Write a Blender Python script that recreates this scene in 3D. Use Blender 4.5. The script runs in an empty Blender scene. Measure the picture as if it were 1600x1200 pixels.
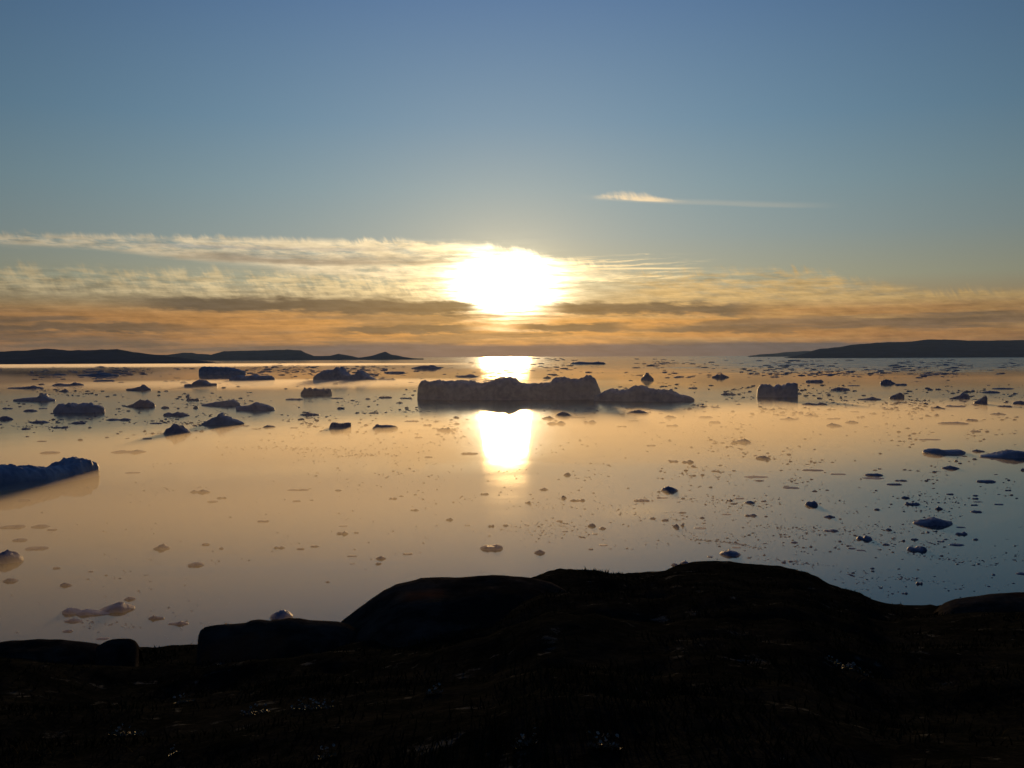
import bpy, math, random
from mathutils import Vector, Matrix, noise, Euler

random.seed(7)
SC = bpy.context.scene
COL = SC.collection
R = math.radians

# ------------------------------------------------------------------ camera
CAM_H = 50.0
FPX = 1600.0                       # focal length in photo pixels (1600 wide)
HORIZON = 556.0
cam = bpy.data.cameras.new("camera")
cam.lens = 36.0
cam.sensor_width = 36.0
cam.clip_start = 0.1
cam.clip_end = 200000.0
cam_o = bpy.data.objects.new("camera", cam)
COL.objects.link(cam_o)
PITCH = math.atan((600 - HORIZON) / FPX)
ROLL = R(0.26)
CAM_M = Matrix.Translation((0, 0, CAM_H)) @ Euler((math.pi / 2 - PITCH, 0, 0)).to_matrix().to_4x4() @ Matrix.Rotation(-ROLL, 4, 'Z')
cam_o.matrix_world = CAM_M
SC.camera = cam_o
CAM_R = CAM_M.to_3x3()


def ray(px, py):
    """direction of the sight line through a photo pixel, scaled so that y = 1"""
    d = CAM_R @ Vector(((px - 800) / FPX, (600 - py) / FPX, -1))
    return d / d.y


def on_water(px, py):
    d = ray(px, py)
    k = CAM_H / max(-d.z, 1e-5)
    return Vector((d.x * k, k, 0))


def dep(px, py):
    """height change per metre of forward (y) distance along a sight line"""
    return ray(px, py).z


# ------------------------------------------------------------------ node maths helper
class N:
    """a float socket with operators"""
    nt = None

    def __init__(s, sock): s.s = sock

    @staticmethod
    def op(o, *a, clamp=False):
        n = N.nt.nodes.new('ShaderNodeMath')
        n.operation = o
        n.use_clamp = clamp
        for i, v in enumerate(a):
            if isinstance(v, N):
                N.nt.links.new(v.s, n.inputs[i])
            else:
                n.inputs[i].default_value = v
        return N(n.outputs[0])

    def __add__(a, b): return N.op('ADD', a, b)
    __radd__ = __add__
    def __sub__(a, b): return N.op('SUBTRACT', a, b)
    def __rsub__(a, b): return N.op('SUBTRACT', b, a)
    def __mul__(a, b): return N.op('MULTIPLY', a, b)
    __rmul__ = __mul__
    def __truediv__(a, b): return N.op('DIVIDE', a, b)


def step(e0, e1, x):
    n = N.nt.nodes.new('ShaderNodeMapRange')
    n.interpolation_type = 'SMOOTHSTEP'
    for i, v in enumerate((x, e0, e1, 0.0, 1.0)):
        if isinstance(v, N):
            N.nt.links.new(v.s, n.inputs[i])
        else:
            n.inputs[i].default_value = v
    return N(n.outputs[0])


def band(x, a0, a1, b0, b1):
    """1 between a1 and b0, soft edges outside"""
    return step(a0, a1, x) * (1.0 - step(b0, b1, x))


def vec(x, y, z=0.0):
    n = N.nt.nodes.new('ShaderNodeCombineXYZ')
    for i, v in enumerate((x, y, z)):
        if isinstance(v, N):
            N.nt.links.new(v.s, n.inputs[i])
        else:
            n.inputs[i].default_value = v
    return n.outputs[0]


def nz(v, scale=1.0, detail=4.0, rough=0.55, dist=0.0):
    n = N.nt.nodes.new('ShaderNodeTexNoise')
    N.nt.links.new(v, n.inputs['Vector'])
    n.inputs['Scale'].default_value = scale
    n.inputs['Detail'].default_value = detail
    n.inputs['Roughness'].default_value = rough
    n.inputs['Distortion'].default_value = dist
    return N(n.outputs[0])


def mixc(a, b, f):
    n = N.nt.nodes.new('ShaderNodeMix')
    n.data_type = 'RGBA'
    if isinstance(f, N):
        N.nt.links.new(f.s, n.inputs[0])
    else:
        n.inputs[0].default_value = f
    for i, v in ((6, a), (7, b)):
        if isinstance(v, tuple):
            n.inputs[i].default_value = (*v, 1)
        else:
            N.nt.links.new(v, n.inputs[i])
    return n.outputs[2]


def scalec(c, f):
    n = N.nt.nodes.new('ShaderNodeVectorMath')
    n.operation = 'SCALE'
    if isinstance(c, tuple):
        n.inputs[0].default_value = c
    else:
        N.nt.links.new(c, n.inputs[0])
    if isinstance(f, N):
        N.nt.links.new(f.s, n.inputs['Scale'])
    else:
        n.inputs['Scale'].default_value = f
    return n.outputs[0]


def addc(a, b):
    n = N.nt.nodes.new('ShaderNodeVectorMath')
    n.operation = 'ADD'
    N.nt.links.new(a, n.inputs[0])
    N.nt.links.new(b, n.inputs[1])
    return n.outputs[0]


def ramp(x, pts):
    n = N.nt.nodes.new('ShaderNodeValToRGB')
    N.nt.links.new(x.s, n.inputs[0])
    el = n.color_ramp.elements
    while len(el) < len(pts):
        el.new(0.5)
    for e, (p, c) in zip(el, pts):
        e.position = p
        e.color = (*c, 1)
    return n.outputs[0]


# ------------------------------------------------------------------ sky
SUN_EL, SUN_AZ = R(3.9), R(-0.36)
W = bpy.data.worlds.new("World")
SC.world = W
W.use_nodes = True
nt = W.node_tree
N.nt = nt
nt.nodes.clear()
outw = nt.nodes.new('ShaderNodeOutputWorld')
bgn = nt.nodes.new('ShaderNodeBackground')
nt.links.new(bgn.outputs[0], outw.inputs[0])
tc = nt.nodes.new('ShaderNodeTexCoord')
sx = nt.nodes.new('ShaderNodeSeparateXYZ')
nt.links.new(tc.outputs['Generated'], sx.inputs[0])
X, Y, Z = (N(sx.outputs[i]) for i in range(3))
U = N.op('ARCTAN2', X, Y) * 57.2958           # degrees right of north
V = N.op('ARCSINE', N.op('MINIMUM', N.op('MAXIMUM', Z, -1.0), 1.0)) * 57.2958   # degrees above the horizon
sd = (math.sin(SUN_AZ) * math.cos(SUN_EL), math.cos(SUN_AZ) * math.cos(SUN_EL), math.sin(SUN_EL))
dt = X * sd[0] + Y * sd[1] + Z * sd[2]
TH = N.op('ARCCOSINE', N.op('MINIMUM', dt, 1.0)) * 57.2958      # degrees from the sun
sky = nt.nodes.new('ShaderNodeTexSky')
sky.sky_type = 'NISHITA'
sky.sun_disc = False
sky.sun_elevation = SUN_EL
sky.sun_rotation = SUN_AZ
# clear sky colour by elevation (0..40 degrees over the ramp)
clear = ramp(V / 40.0, [
    (0.0, (.30, .17, .10)), (1.2 / 40, (.40, .21, .085)), (2.6 / 40, (.40, .27, .13)),
    (4.2 / 40, (.345, .36, .265)), (6.6 / 40, (.25, .335, .345)), (9.2 / 40, (.195, .315, .375)),
    (12.7 / 40, (.13, .26, .38)), (20 / 40, (.070, .165, .33)), (30 / 40, (.05, .11, .26)), (1.0, (.03, .07, .17))])
# warm glow round the sun, wider than high
ue = U - math.degrees(SUN_AZ)
ve = V - math.degrees(SUN_EL) + 0.15
TE = N.op('SQRT', ue * ue * 0.5 + ve * ve * 1.15 + 0.01)
glow = N.op('EXPONENT', TE * -2.1) * 105.0
halo = N.op('EXPONENT', TH * -0.22) * 0.20
wide = N.op('EXPONENT', TH * -0.06) * 0.035
# ---- clouds
wob = (nz(vec(U * 0.12, V * 0.5), 1.0, 3) - 0.5)
fib = nz(vec(U * 0.6 + V * 1.2, V * 2.4 - U * 0.10, wob * 1.5), 1.0, 8, 0.66)      # fibrous cirrus
str1 = nz(vec(U * 0.07, V * 1.5 + wob * 1.2, 3.1), 1.0, 6, 0.55)                   # long streaks
str2 = nz(vec(U * 0.045 + 9.0, V * 2.3 + wob * 0.8 + U * 0.02, 7.7), 1.0, 5, 0.5)
feath = nz(vec(U * 2.1 + V * 1.1, V * 0.6, 1.7), 1.0, 6, 0.66)
Uabs = N.op('ABSOLUTE', U)
famp = 0.15 + 1.9 * step(0.38, 0.66, nz(vec(U * 0.16, 2.0, 6.0), 1.0, 3))
str3 = nz(vec(U * 0.30 + V * 1.6, V * 6.5 - U * 0.22, 5.5), 1.0, 6, 0.65)
near = N.op('EXPONENT', TH * -0.085)
col = clear
# A veil of golden cirrus, right side
topR = 4.75 - step(14.0, 24.0, U) * 1.4 + (feath - 0.5) * 1.2 * famp
veilR = step(4.0, 9.0, U) * (1.0 - step(22.0, 40.0, U) * 0.6) * (1.0 - step(topR - 0.5, topR + 0.1, V)) * step(-0.2, 1.2, V)
col = mixc(col, (.66, .43, .17), veilR * step(0.38, 0.58, fib * 0.55 + str1 * 0.45) * 0.85)
# B lower cirrus on the left, fibrous cream
loL = (1.0 - step(-4.0, 1.0, U)) * step(-60.0, -24.0, U)
tB = 4.6 + (feath - 0.5) * 1.3 * famp
mB = loL * step(3.0, 3.5, V) * (1.0 - step(tB - 0.4, tB + 0.3, V))
col = mixc(col, mixc((.58, .47, .28), (1.0, .76, .38), near), mB * step(0.41, 0.58, fib * 0.65 + feath * 0.35) * 0.9)
# C upper cirrus with the ragged upper edge, thinning out past the sun
top = 6.45 - step(-4.0, 7.5, U) * 1.65 - step(-16.0, -27.0, U) * 0.15 + (feath - 0.5) * famp
bot = 4.95 - step(-16.0, -7.0, U) * 0.7 + step(-16.0, -23.0, U) * 0.75 + (str1 - 0.5) * 1.0
mC = (1.0 - step(top - 0.3, top + 0.12, V)) * step(bot - 0.25, bot + 0.25, V) * (1.0 - step(3.0, 8.0, U)) * step(-75.0, -30.0, U)
col = mixc(col, mixc((.64, .54, .38), (1.1, .88, .52), near), mC * step(0.37, 0.56, fib * 0.6 + str1 * 0.4) * 0.95)
# grey undersides inside it
mC2 = band(V + wob * 0.8 + (fib - 0.5) * 0.3, 5.0, 5.25, 5.4, 5.75) * band(U, -20.0, -15.0, -4.5, -1.5)
col = mixc(col, (.30, .25, .19), mC2 * step(0.30, 0.52, str1) * 0.85)
mC3 = band(V + wob * 0.4, 5.75, 5.85, 5.9, 6.05) * band(U, -21.0, -17.0, -9.0, -5.0)
col = mixc(col, (.40, .36, .31), mC3 * 0.5)
# thin bright lines right of the sun
mL = band(V + wob * 0.25, 4.72, 4.76, 4.8, 4.86) * band(U, 2.0, 4.0, 8.5, 11.0) + band(V + U * 0.03 + wob * .2, 5.72, 5.77, 5.79, 5.84) * band(U, 6.0, 6.6, 8.8, 9.2) * step(0.45, 0.6, fib)
mL2 = band(V, 3.7, 4.2, 5.1, 5.7) * band(U, 1.5, 3.0, 6.0, 12.0) * step(0.50, 0.60, str3)
col = mixc(col, (1.1, .84, .45), N.op('MINIMUM', mL * 0.7 + mL2 * 0.7, 1.0))
# sun glow goes behind the lower cloud bands
deck = 1.0 - step(top - 0.35, top + 0.15, V) * 0.86
gl = scalec((1.0, .90, .62), glow * deck * (0.30 + 1.25 * step(0.38, 0.58, str3 * 0.6 + fib * 0.4)))
hl = addc(scalec((1.0, .66, .26), halo), scalec((1.0, .74, .30), N.op('EXPONENT', TE * -0.55) * 1.15 * (0.25 + 0.75 * deck)))
wd = scalec((1.0, .66, .32), wide)
col = addc(addc(addc(col, gl), hl), wd)
# D orange streaked deck below 3 degrees
mD = (1.0 - step(2.1, 3.1, V)) * (1.0 - step(22.0, 30.0, Uabs) * 0.3)
orange = mixc((.40, .18, .065), (.95, .43, .08), near)
grey = mixc((.14, .105, .085), (.36, .22, .085), near)
col = mixc(col, orange, mD * step(0.25, 0.7, str2 + 0.12) * 0.8)
col = mixc(col, grey, mD * step(0.45, 0.60, str1 + (fib - 0.5) * 0.15) * 0.85)
# E long dark bars
barw = 0.9 * (fib - 0.5) + 0.5 * (str1 - 0.5)
Vb = V + wob * 0.5 + barw
eL = band(Vb + (U + 8.0) * 0.012, 2.25, 2.5, 2.95, 3.3) * band(U, -23.0, -17.0, -2.6, -1.0)
eR = band(Vb + (U - 6.0) * 0.03, 2.15, 2.4, 2.75, 3.05) * band(U, 0.8, 3.5, 11.5, 15.0)
e3 = band(Vb, 1.2, 1.4, 1.62, 1.85) * (band(U, -11.0, -8.5, -3.5, -1.0) + band(U, -0.6, 1.5, 5.0, 8.0) + band(U, -33.0, -28.0, -20.0, -15.0) * 0.8)
e4 = band(Vb + (U - 12.0) * 0.02, 1.1, 1.3, 1.45, 1.7) * band(U, 7.0, 9.0, 13.0, 19.0) * .8
col = mixc(col, mixc((.078, .068, .062), (.18, .135, .068), near), N.op('MINIMUM', eL + eR + e3 + e4, 1.0) * 0.95)
# F low blue-grey bank on the horizon
tF = 0.66 + (fib - 0.5) * 0.35 + wob * 0.4
mF = (1.0 - step(tF - 0.12, tF + 0.1, V)) * band(U, -18.0, -9.0, 18.0, 30.0)
col = mixc(col, mixc((.095, .090, .105), (.21, .15, .11), near * 0.8), mF * 0.95)
# G the small separate cloud high on the right
vg = V + wob * 0.3 + (U - 7.5) * 0.065
mG = band(vg, 8.40, 8.52, 8.58, 8.62 + 0.7 * feath * band(U, 4.5, 5.6, 6.8, 9.5)) * band(U, 4.4, 5.6, 7.6, 9.9) * step(0.32, 0.6, feath * 0.5 + fib * 0.5)
mG2 = band(vg, 8.3, 8.45, 8.5, 8.75) * band(U, 3.0, 7.0, 14.0, 18.5) * 0.13
col = mixc(col, (.92, .72, .46), N.op('MINIMUM', mG + mG2, 1.0))
# fine fibres in all the cloud below the upper edge
str4 = nz(vec(U * 0.9 + V * 0.8, V * 3.2 + U * 0.10, 2.5), 1.0, 6, 0.65)
tex = step(-0.5, 0.4, V) * (mC * 0.8 + (1.0 - mC) * (1.0 - step(topR - 0.8, topR + 0.3, V)))
col = scalec(col, 1.0 + ((str3 - 0.5) * 1.0 + (str4 - 0.5) * 1.1) * tex)
# the sky away from the sun is darker and bluer
fall = 0.40 + 0.60 * N.op('EXPONENT', Uabs * Uabs * -0.00125)
back = 0.55 + 0.45 * step(100.0, 30.0, Uabs)
sidecol = mixc((1.0, 1.0, 1.0), (.72, .88, 1.15), step(25.0, 90.0, Uabs))
vm = nt.nodes.new('ShaderNodeVectorMath')
vm.operation = 'MULTIPLY'
nt.links.new(scalec(col, fall * back), vm.inputs[0])
nt.links.new(sidecol, vm.inputs[1])
# a little of the physical sky, and nothing bright below the horizon
tot = addc(vm.outputs[0], scalec(sky.outputs[0], 0.0035))
nt.links.new(scalec(tot, step(-3.0, 0.0, V) * 0.85 + 0.15), bgn.inputs['Color'])
bgn.inputs['Strength'].default_value = 1.0

# ------------------------------------------------------------------ sun lamp
sl = bpy.data.lights.new("sun", 'SUN')
sl.energy = 2.4
sl.angle = R(2.6)        # the disc is spread by thin cirrus
sl.color = (1.0, .60, .23)
so = bpy.data.objects.new("sun", sl)
COL.objects.link(so)
so.rotation_euler = Vector(sd).to_track_quat('Z', 'Y').to_euler()

SC.view_settings.view_transform = 'Standard'
SC.view_settings.look = 'None'
SC.view_settings.exposure = 0.0
SC.view_settings.gamma = 1.0
SC.render.engine = 'CYCLES'
cy = SC.cycles
cy.max_bounces = 5
cy.diffuse_bounces = 2
cy.glossy_bounces = 3
cy.transmission_bounces = 3
cy.volume_bounces = 1
cy.transparent_max_bounces = 12
cy.use_denoising = True
cy.sample_clamp_indirect = 8.0
cy.caustics_reflective = False
cy.caustics_refractive = False


# ------------------------------------------------------------------ small helpers
def link_mesh(name, verts, faces, mat, parent=None, smooth=True):
    me = bpy.data.meshes.new(name)
    me.from_pydata(verts, [], faces)
    me.update()
    if smooth:
        me.polygons.foreach_set('use_smooth', [True] * len(me.polygons))
    me.materials.append(mat)
    o = bpy.data.objects.new(name, me)
    COL.objects.link(o)
    if parent:
        o.parent = parent
    return o


def tag(o, label=None, cat=None, group=None, kind=None):
    if label: o['label'] = label
    if cat: o['category'] = cat
    if group: o['group'] = group
    if kind: o['kind'] = kind
    return o


def material(name):
    m = bpy.data.materials.new(name)
    m.use_nodes = True
    N.nt = m.node_tree
    b = m.node_tree.nodes['Principled BSDF']
    return m, m.node_tree, b


def objpos(t):
    tcn = t.nodes.new('ShaderNodeTexCoord')
    return tcn.outputs['Object']


def geopos(t):
    g = t.nodes.new('ShaderNodeNewGeometry')
    return g.outputs['Position']


def bump(t, b, h, strength, distance):
    n = t.nodes.new('ShaderNodeBump')
    n.inputs['Strength'].default_value = strength
    n.inputs['Distance'].default_value = distance
    t.links.new(h.s, n.inputs['Height'])
    t.links.new(n.outputs[0], b.inputs['Normal'])
    return n


# ------------------------------------------------------------------ materials
def ice_material(name, dark, light, sc):
    m, t, b = material(name)
    p = geopos(t)
    n1 = nz(p, sc, 6, 0.6)
    c = mixc(dark, light, step(0.3, 0.7, n1))
    t.links.new(c, b.inputs['Base Color'])
    b.inputs['Roughness'].default_value = 0.55
    b.inputs['IOR'].default_value = 1.31
    bump(t, b, nz(p, sc * 4, 5, 0.65), 0.6, 0.35 / sc * 0.3)
    return m


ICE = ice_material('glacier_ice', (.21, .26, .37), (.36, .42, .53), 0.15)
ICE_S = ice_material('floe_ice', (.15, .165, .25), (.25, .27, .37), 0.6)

WATER, t, b = material('sea_water')
p = geopos(t)
sp = t.nodes.new('ShaderNodeSeparateXYZ')
t.links.new(p, sp.inputs[0])
px_, py_ = N(sp.outputs[0]), N(sp.outputs[1])
b.inputs['Base Color'].default_value = (.018, .030, .036, 1)
b.inputs['IOR'].default_value = 1.333
patch = nz(vec(px_ * 0.0016, py_ * 0.0028), 1.0, 4, 0.55, 0.6)
streak = nz(vec(px_ * 0.006, py_ * 0.02), 1.0, 4, 0.5, 1.0)
ruff = step(2000.0, 4200.0, py_ + (streak - 0.5) * 1500.0) * step(0.10, 0.32, px_ / py_ + (patch - 0.5) * 0.3)
rgh = 0.03 + 0.09 * band(py_ + (streak - 0.5) * 260.0, 420.0, 950.0, 1250.0, 2000.0) + 0.025 * step(0.38, 0.66, patch * 0.6 + streak * 0.4) + 0.045 * step(3000.0, 5000.0, py_) + ruff * (0.08 + 0.2 * step(.4, .6, streak))
t.links.new(rgh.s, b.inputs['Roughness'])
rip = nz(vec(px_ * 0.5, py_ * 0.7), 1.0, 5, 0.6)
swell = nz(vec(px_ * 0.05, py_ * 0.09), 1.0, 3, 0.5)
bump(t, b, rip * 0.004 + swell * 0.010, 1.0, 1.0)

HILL, t, b = material('hazed_hill_rock')
p = geopos(t)
t.links.new(mixc((.026, .042, .085), (.045, .065, .120), step(.35, .65, nz(p, 0.004, 6, .6))), b.inputs['Base Color'])  # rock tinted blue: the haze of distance is put into its colour
b.inputs['Roughness'].default_value = 0.95
b.inputs['Specular IOR Level'].default_value = 0.0

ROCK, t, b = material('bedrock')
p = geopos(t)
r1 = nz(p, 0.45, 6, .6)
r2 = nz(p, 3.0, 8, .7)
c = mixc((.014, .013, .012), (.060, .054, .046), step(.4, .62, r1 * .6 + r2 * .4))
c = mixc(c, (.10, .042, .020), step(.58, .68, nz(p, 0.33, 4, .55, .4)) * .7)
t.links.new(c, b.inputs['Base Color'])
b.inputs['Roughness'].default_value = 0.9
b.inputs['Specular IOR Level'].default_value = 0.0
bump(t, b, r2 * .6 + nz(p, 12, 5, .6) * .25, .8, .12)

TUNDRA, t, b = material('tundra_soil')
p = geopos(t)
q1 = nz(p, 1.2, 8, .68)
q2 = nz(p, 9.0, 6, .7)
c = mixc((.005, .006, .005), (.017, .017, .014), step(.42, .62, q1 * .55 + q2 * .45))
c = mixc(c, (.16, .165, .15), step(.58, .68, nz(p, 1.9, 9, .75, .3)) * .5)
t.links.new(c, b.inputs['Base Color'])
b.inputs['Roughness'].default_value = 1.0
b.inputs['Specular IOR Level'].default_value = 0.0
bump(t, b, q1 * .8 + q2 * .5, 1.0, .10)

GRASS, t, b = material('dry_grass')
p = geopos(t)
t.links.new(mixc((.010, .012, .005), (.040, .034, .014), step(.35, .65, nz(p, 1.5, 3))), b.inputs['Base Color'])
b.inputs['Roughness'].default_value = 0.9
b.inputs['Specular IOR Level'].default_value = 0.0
PETAL, t, b = material('white_petal')
p = geopos(t)
t.links.new(mixc((.22, .21, .16), (.42, .40, .33), step(.3, .7, nz(p, 40, 2))), b.inputs['Base Color'])
b.inputs['Roughness'].default_value = 0.7
b.inputs['Specular IOR Level'].default_value = 0.0
LEAF, t, b = material('small_leaf')
p = geopos(t)
t.links.new(mixc((.030, .035, .010), (.085, .050, .014), step(.4, .6, nz(p, 6, 3))), b.inputs['Base Color'])


def volume_material(name, density, colr, g):
    m = bpy.data.materials.new(name)
    m.use_nodes = True
    t = m.node_tree
    t.nodes.clear()
    o = t.nodes.new('ShaderNodeOutputMaterial')
    v = t.nodes.new('ShaderNodeVolumePrincipled')
    v.inputs['Density'].default_value = density
    v.inputs['Color'].default_value = (*colr, 1)
    v.inputs['Anisotropy'].default_value = g
    t.links.new(v.outputs[0], o.inputs['Volume'])
    return m


# ------------------------------------------------------------------ water
S = 50000.0
water = link_mesh('water', [(-S, -3000, 0), (S, -3000, 0), (S, S, 0), (-S, S, 0)], [(0, 1, 2, 3)], WATER, smooth=False)
tag(water, kind='structure')


# ------------------------------------------------------------------ far hills
def lerp_prof(pts, x):
    if x <= pts[0][0]: return pts[0][1]
    for (x0, y0), (x1, y1) in zip(pts, pts[1:]):
        if x <= x1:
            f = (x - x0) / max(x1 - x0, 1e-6)
            return y0 + (y1 - y0) * f
    return pts[-1][1]


def hills(pts, d_front, d_ridge, d_back, seed, rough=0.6):
    """a range of hills whose crest stands at d_ridge, seen at the traced heights"""
    x0, x1 = pts[0][0], pts[-1][0]
    nx, ny = 420, 26
    vs, fs = [], []
    for i in range(nx + 1):
        px = x0 + (x1 - x0) * i / nx
        py = lerp_prof(pts, px) + rough * 1.6 * (noise.fractal(Vector((px * .06, seed, 0)), 1, 2, 4))
        r = ray(px, py)
        zt = CAM_H + r.z * d_ridge
        endf = min(1.0, (i / nx) / 0.03, (1 - i / nx) / 0.03)
        for j in range(ny + 1):
            f = j / ny
            if f < 0.6:
                y = d_front + (d_ridge - d_front) * f / 0.6
                k = (f / 0.6)
            else:
                y = d_ridge + (d_back - d_ridge) * (f - .6) / .4
                k = 1 - (f - .6) / .4
            xx = r.x * y
            n = noise.fractal(Vector((xx * .0012, y * .0012, seed)), 1, 2, 5)
            z = zt * (k ** 0.8) * (1 - (1 - k) * .5 * abs(n)) * (1 if k < 1 else 1)
            z = min(z, zt * 0.999 if k < 1 else zt)
            if k <= 0.001: z = -20
            vs.append((xx, y, z * endf - (1 - endf) * 10))
    for i in range(nx):
        for j in range(ny):
            a = i * (ny + 1) + j
            fs.append((a, a + ny + 1, a + ny + 2, a + 1))
    return tag(link_mesh('hills', vs, fs, HILL), kind='structure')


hills([(-2200, 552), (-1500, 541), (-900, 536), (-400, 540), (-200, 538), (-60, 545), (0, 548), (40, 547), (70, 544), (85, 545), (110, 547), (150, 546), (185, 545),
       (200, 548), (225, 552), (250, 555), (300, 559), (360, 564)], 8200, 9600, 14000, 1.3)
hills([(150, 556), (230, 554), (262, 554), (285, 551), (300, 551), (330, 554), (350, 548), (400, 547), (455, 546), (470, 547), (478, 551), (490, 556),
       (515, 556), (529, 552), (545, 555), (560, 559), (580, 556), (592, 552), (602, 549), (612, 554), (625, 556), (645, 560), (690, 562)],
      15000, 18000, 24000, 4.7, .4)
hills([(1165, 557), (1185, 554), (1210, 552), (1240, 549), (1300, 547), (1360, 548)], 24000, 28000, 34000, 7.9, .3)
hills([(1215, 555), (1240, 550), (1265, 546), (1290, 544), (1310, 542), (1330, 538), (1345, 537), (1380, 534), (1410, 534), (1430, 532), (1450, 529.5),
       (1490, 530), (1510, 531.5), (1560, 531), (1600, 530.5), (1800, 528), (2100, 533), (2500, 536), (3000, 545), (3400, 555)], 13500, 16000, 22000, 2.2, .4)


# ------------------------------------------------------------------ ice bodies
def ice_body(name, xl, yl, xr, yr, prof, h, seed, mat, depth=0.6, steep=5.0, rough=0.12, res=None):
    """one ice body whose front waterline runs between two photo points; prof = [(s 0..1, relative height 0..1)]; h in photo pixels"""
    A, B = on_water(xl, yl), on_water(xr, yr)
    mid = (A + B) / 2
    ax = (B - A)
    Wd = ax.length
    ax.normalize()
    bk = Vector((-ax.y, ax.x, 0))
    if bk.y < 0: bk = -bk
    mpp = mid.y / FPX
    sang = CAM_H / mid.length
    D = Wd * depth
    # what the depth of the body itself adds to its height in the picture
    H = max(h * mpp - 0.6 * D * sang, 0.28 * h * mpp)
    wpx = abs(xr - xl)
    nx = res or int(min(150, max(18, wpx * 1.0)))
    ny = max(10, int(nx * 0.32))
    vs, fs = [], []
    sc = 1.0 / max(H * 1.6, Wd * 0.12)
    for i in range(nx + 1):
        s = i / nx
        # depth outline: rounded ends, wandering edges
        e = max(0.0, 1 - abs(2 * s - 1) ** 3.2) ** 0.6
        o = noise.noise(Vector((s * 3.1, seed, 5))) * .25
        for j in range(ny + 1):
            tt = -1 + 2 * j / ny
            k = D * .5 * e * (1 + .35 * noise.noise(Vector((s * 5, seed, 1 if tt < 0 else 9))))
            yy = D * .5 * (1 + o * e) + k * tt
            xx = (s - .5) * Wd
            cs = max(0.0, 1 - abs(tt) ** steep) ** .7
            z = H * lerp_prof(prof, s) * cs
            q = Vector((xx * sc, yy * sc, seed * 3.7))
            n = noise.fractal(q, 1.0, 2.1, 5)
            n2 = noise.noise(q * 2.7)
            z *= 1 + rough * (2.2 * n + 1.6 * noise.noise(Vector((xx * sc * 6, yy * sc * 4, seed))) + 1.3 * noise.noise(Vector((xx * sc * 14, yy * sc * 9, seed))) - 1.8 * max(0, noise.noise(Vector((xx * sc * 3.3, yy * sc * .8, seed + 40))) - .15))
            z += H * rough * .5 * abs(n2) * cs
            xx += H * rough * 1.2 * noise.noise(q * 1.3 + Vector((7, 3, z * sc)))
            yy += H * rough * 1.2 * noise.noise(q * 1.3 + Vector((1, 8, z * sc)))
            if abs(tt) > .999 or i in (0, nx): z = -0.25 * H - .05
            vs.append(Vector((xx, yy, z)))
    for i in range(nx):
        for j in range(ny):
            a = i * (ny + 1) + j
            fs.append((a, a + ny + 1, a + ny + 2, a + 1))
    # underside, a little below the water
    rim = [i * (ny + 1) for i in range(nx + 1)] + [nx * (ny + 1) + j for j in range(1, ny + 1)] + \
          [i * (ny + 1) + ny for i in range(nx - 1, -1, -1)] + [j for j in range(ny - 1, 0, -1)]
    fs.append(tuple(rim))
    o = link_mesh(name, [tuple(v) for v in vs], fs, mat)
    o.location = mid
    o.rotation_euler = (0, 0, math.atan2(ax.y, ax.x))
    return o


def rprof(kind, rnd):
    if kind == 'flat':
        p = [(0, .25)] + [(k / 6, .6 + .4 * rnd.random()) for k in range(1, 6)] + [(1, .2)]
    elif kind == 'dome':
        c = .4 + .2 * rnd.random()
        p = [(0, .15), (c * .35, .55), (c * .7, .88), (c, 1), (c + (1 - c) * .4, .82), (c + (1 - c) * .75, .45), (1, .1)]
    elif kind == 'peak':
        c = .25 + .5 * rnd.random()
        p = [(0, .2), (c * .5, .38), (c * .8, .6), (c, 1), (c + .07, .7), (c + (1 - c) * .5, .42), (1, .2)]
    elif kind == 'crown':
        p = [(0, .2), (.08, .6)] + [(.12 + .8 * k / 12, .65 + .35 * rnd.random()) for k in range(12)] + [(.94, .7), (1, .3)]
    elif kind == 'lumps':
        c = .3 + .4 * rnd.random()
        p = [(0, .15), (c * .4, .75), (c * .8, .5), (c, .3), (c + (1 - c) * .3, .95), (c + (1 - c) * .6, .8), (1, .15)]
    else:
        p = kind
    return p


def P(xs, base, h):
    """profile from photo points (x, y)"""
    x0, x1 = xs[0][0], xs[-1][0]
    return [((x - x0) / (x1 - x0), max(0.05, (base - y) / h)) for x, y in xs]


# landmark icebergs: (short name for references, label, xl, yl, xr, yr, h, profile, depth)
MAIN = P([(643, 622), (646, 604), (650, 594), (654, 590), (680, 590), (700, 593), (722, 595), (745, 597), (761, 598), (764, 594), (778, 590),
          (792, 588), (803, 590), (812, 596), (830, 597), (858, 597), (864, 591), (876, 590), (886, 591), (896, 594), (908, 591), (920, 588), (927, 591), (932, 599), (937, 608), (941, 620)], 625, 37)
SEC = P([(924, 622), (934, 617), (943, 612), (952, 609), (978, 609.5), (984, 605), (1000, 603), (1012, 606), (1026, 607), (1042, 609), (1050, 612), (1060, 617), (1074, 620), (1084, 625)], 629, 26)
LEFTB = P([(-190, 760), (-120, 738), (-60, 730), (0, 729), (18, 728), (30, 733), (50, 735), (88, 736), (105, 734), (122, 725), (140, 719), (150, 718), (157, 717), (160, 721), (170, 724), (180, 726), (183, 738)], 771, 54)
SQ = P([(1185, 612), (1188, 604), (1193, 602), (1206, 602), (1209, 605), (1218, 602), (1224, 605), (1231, 601), (1243, 601), (1248, 600), (1249, 604)], 621, 21)
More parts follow.
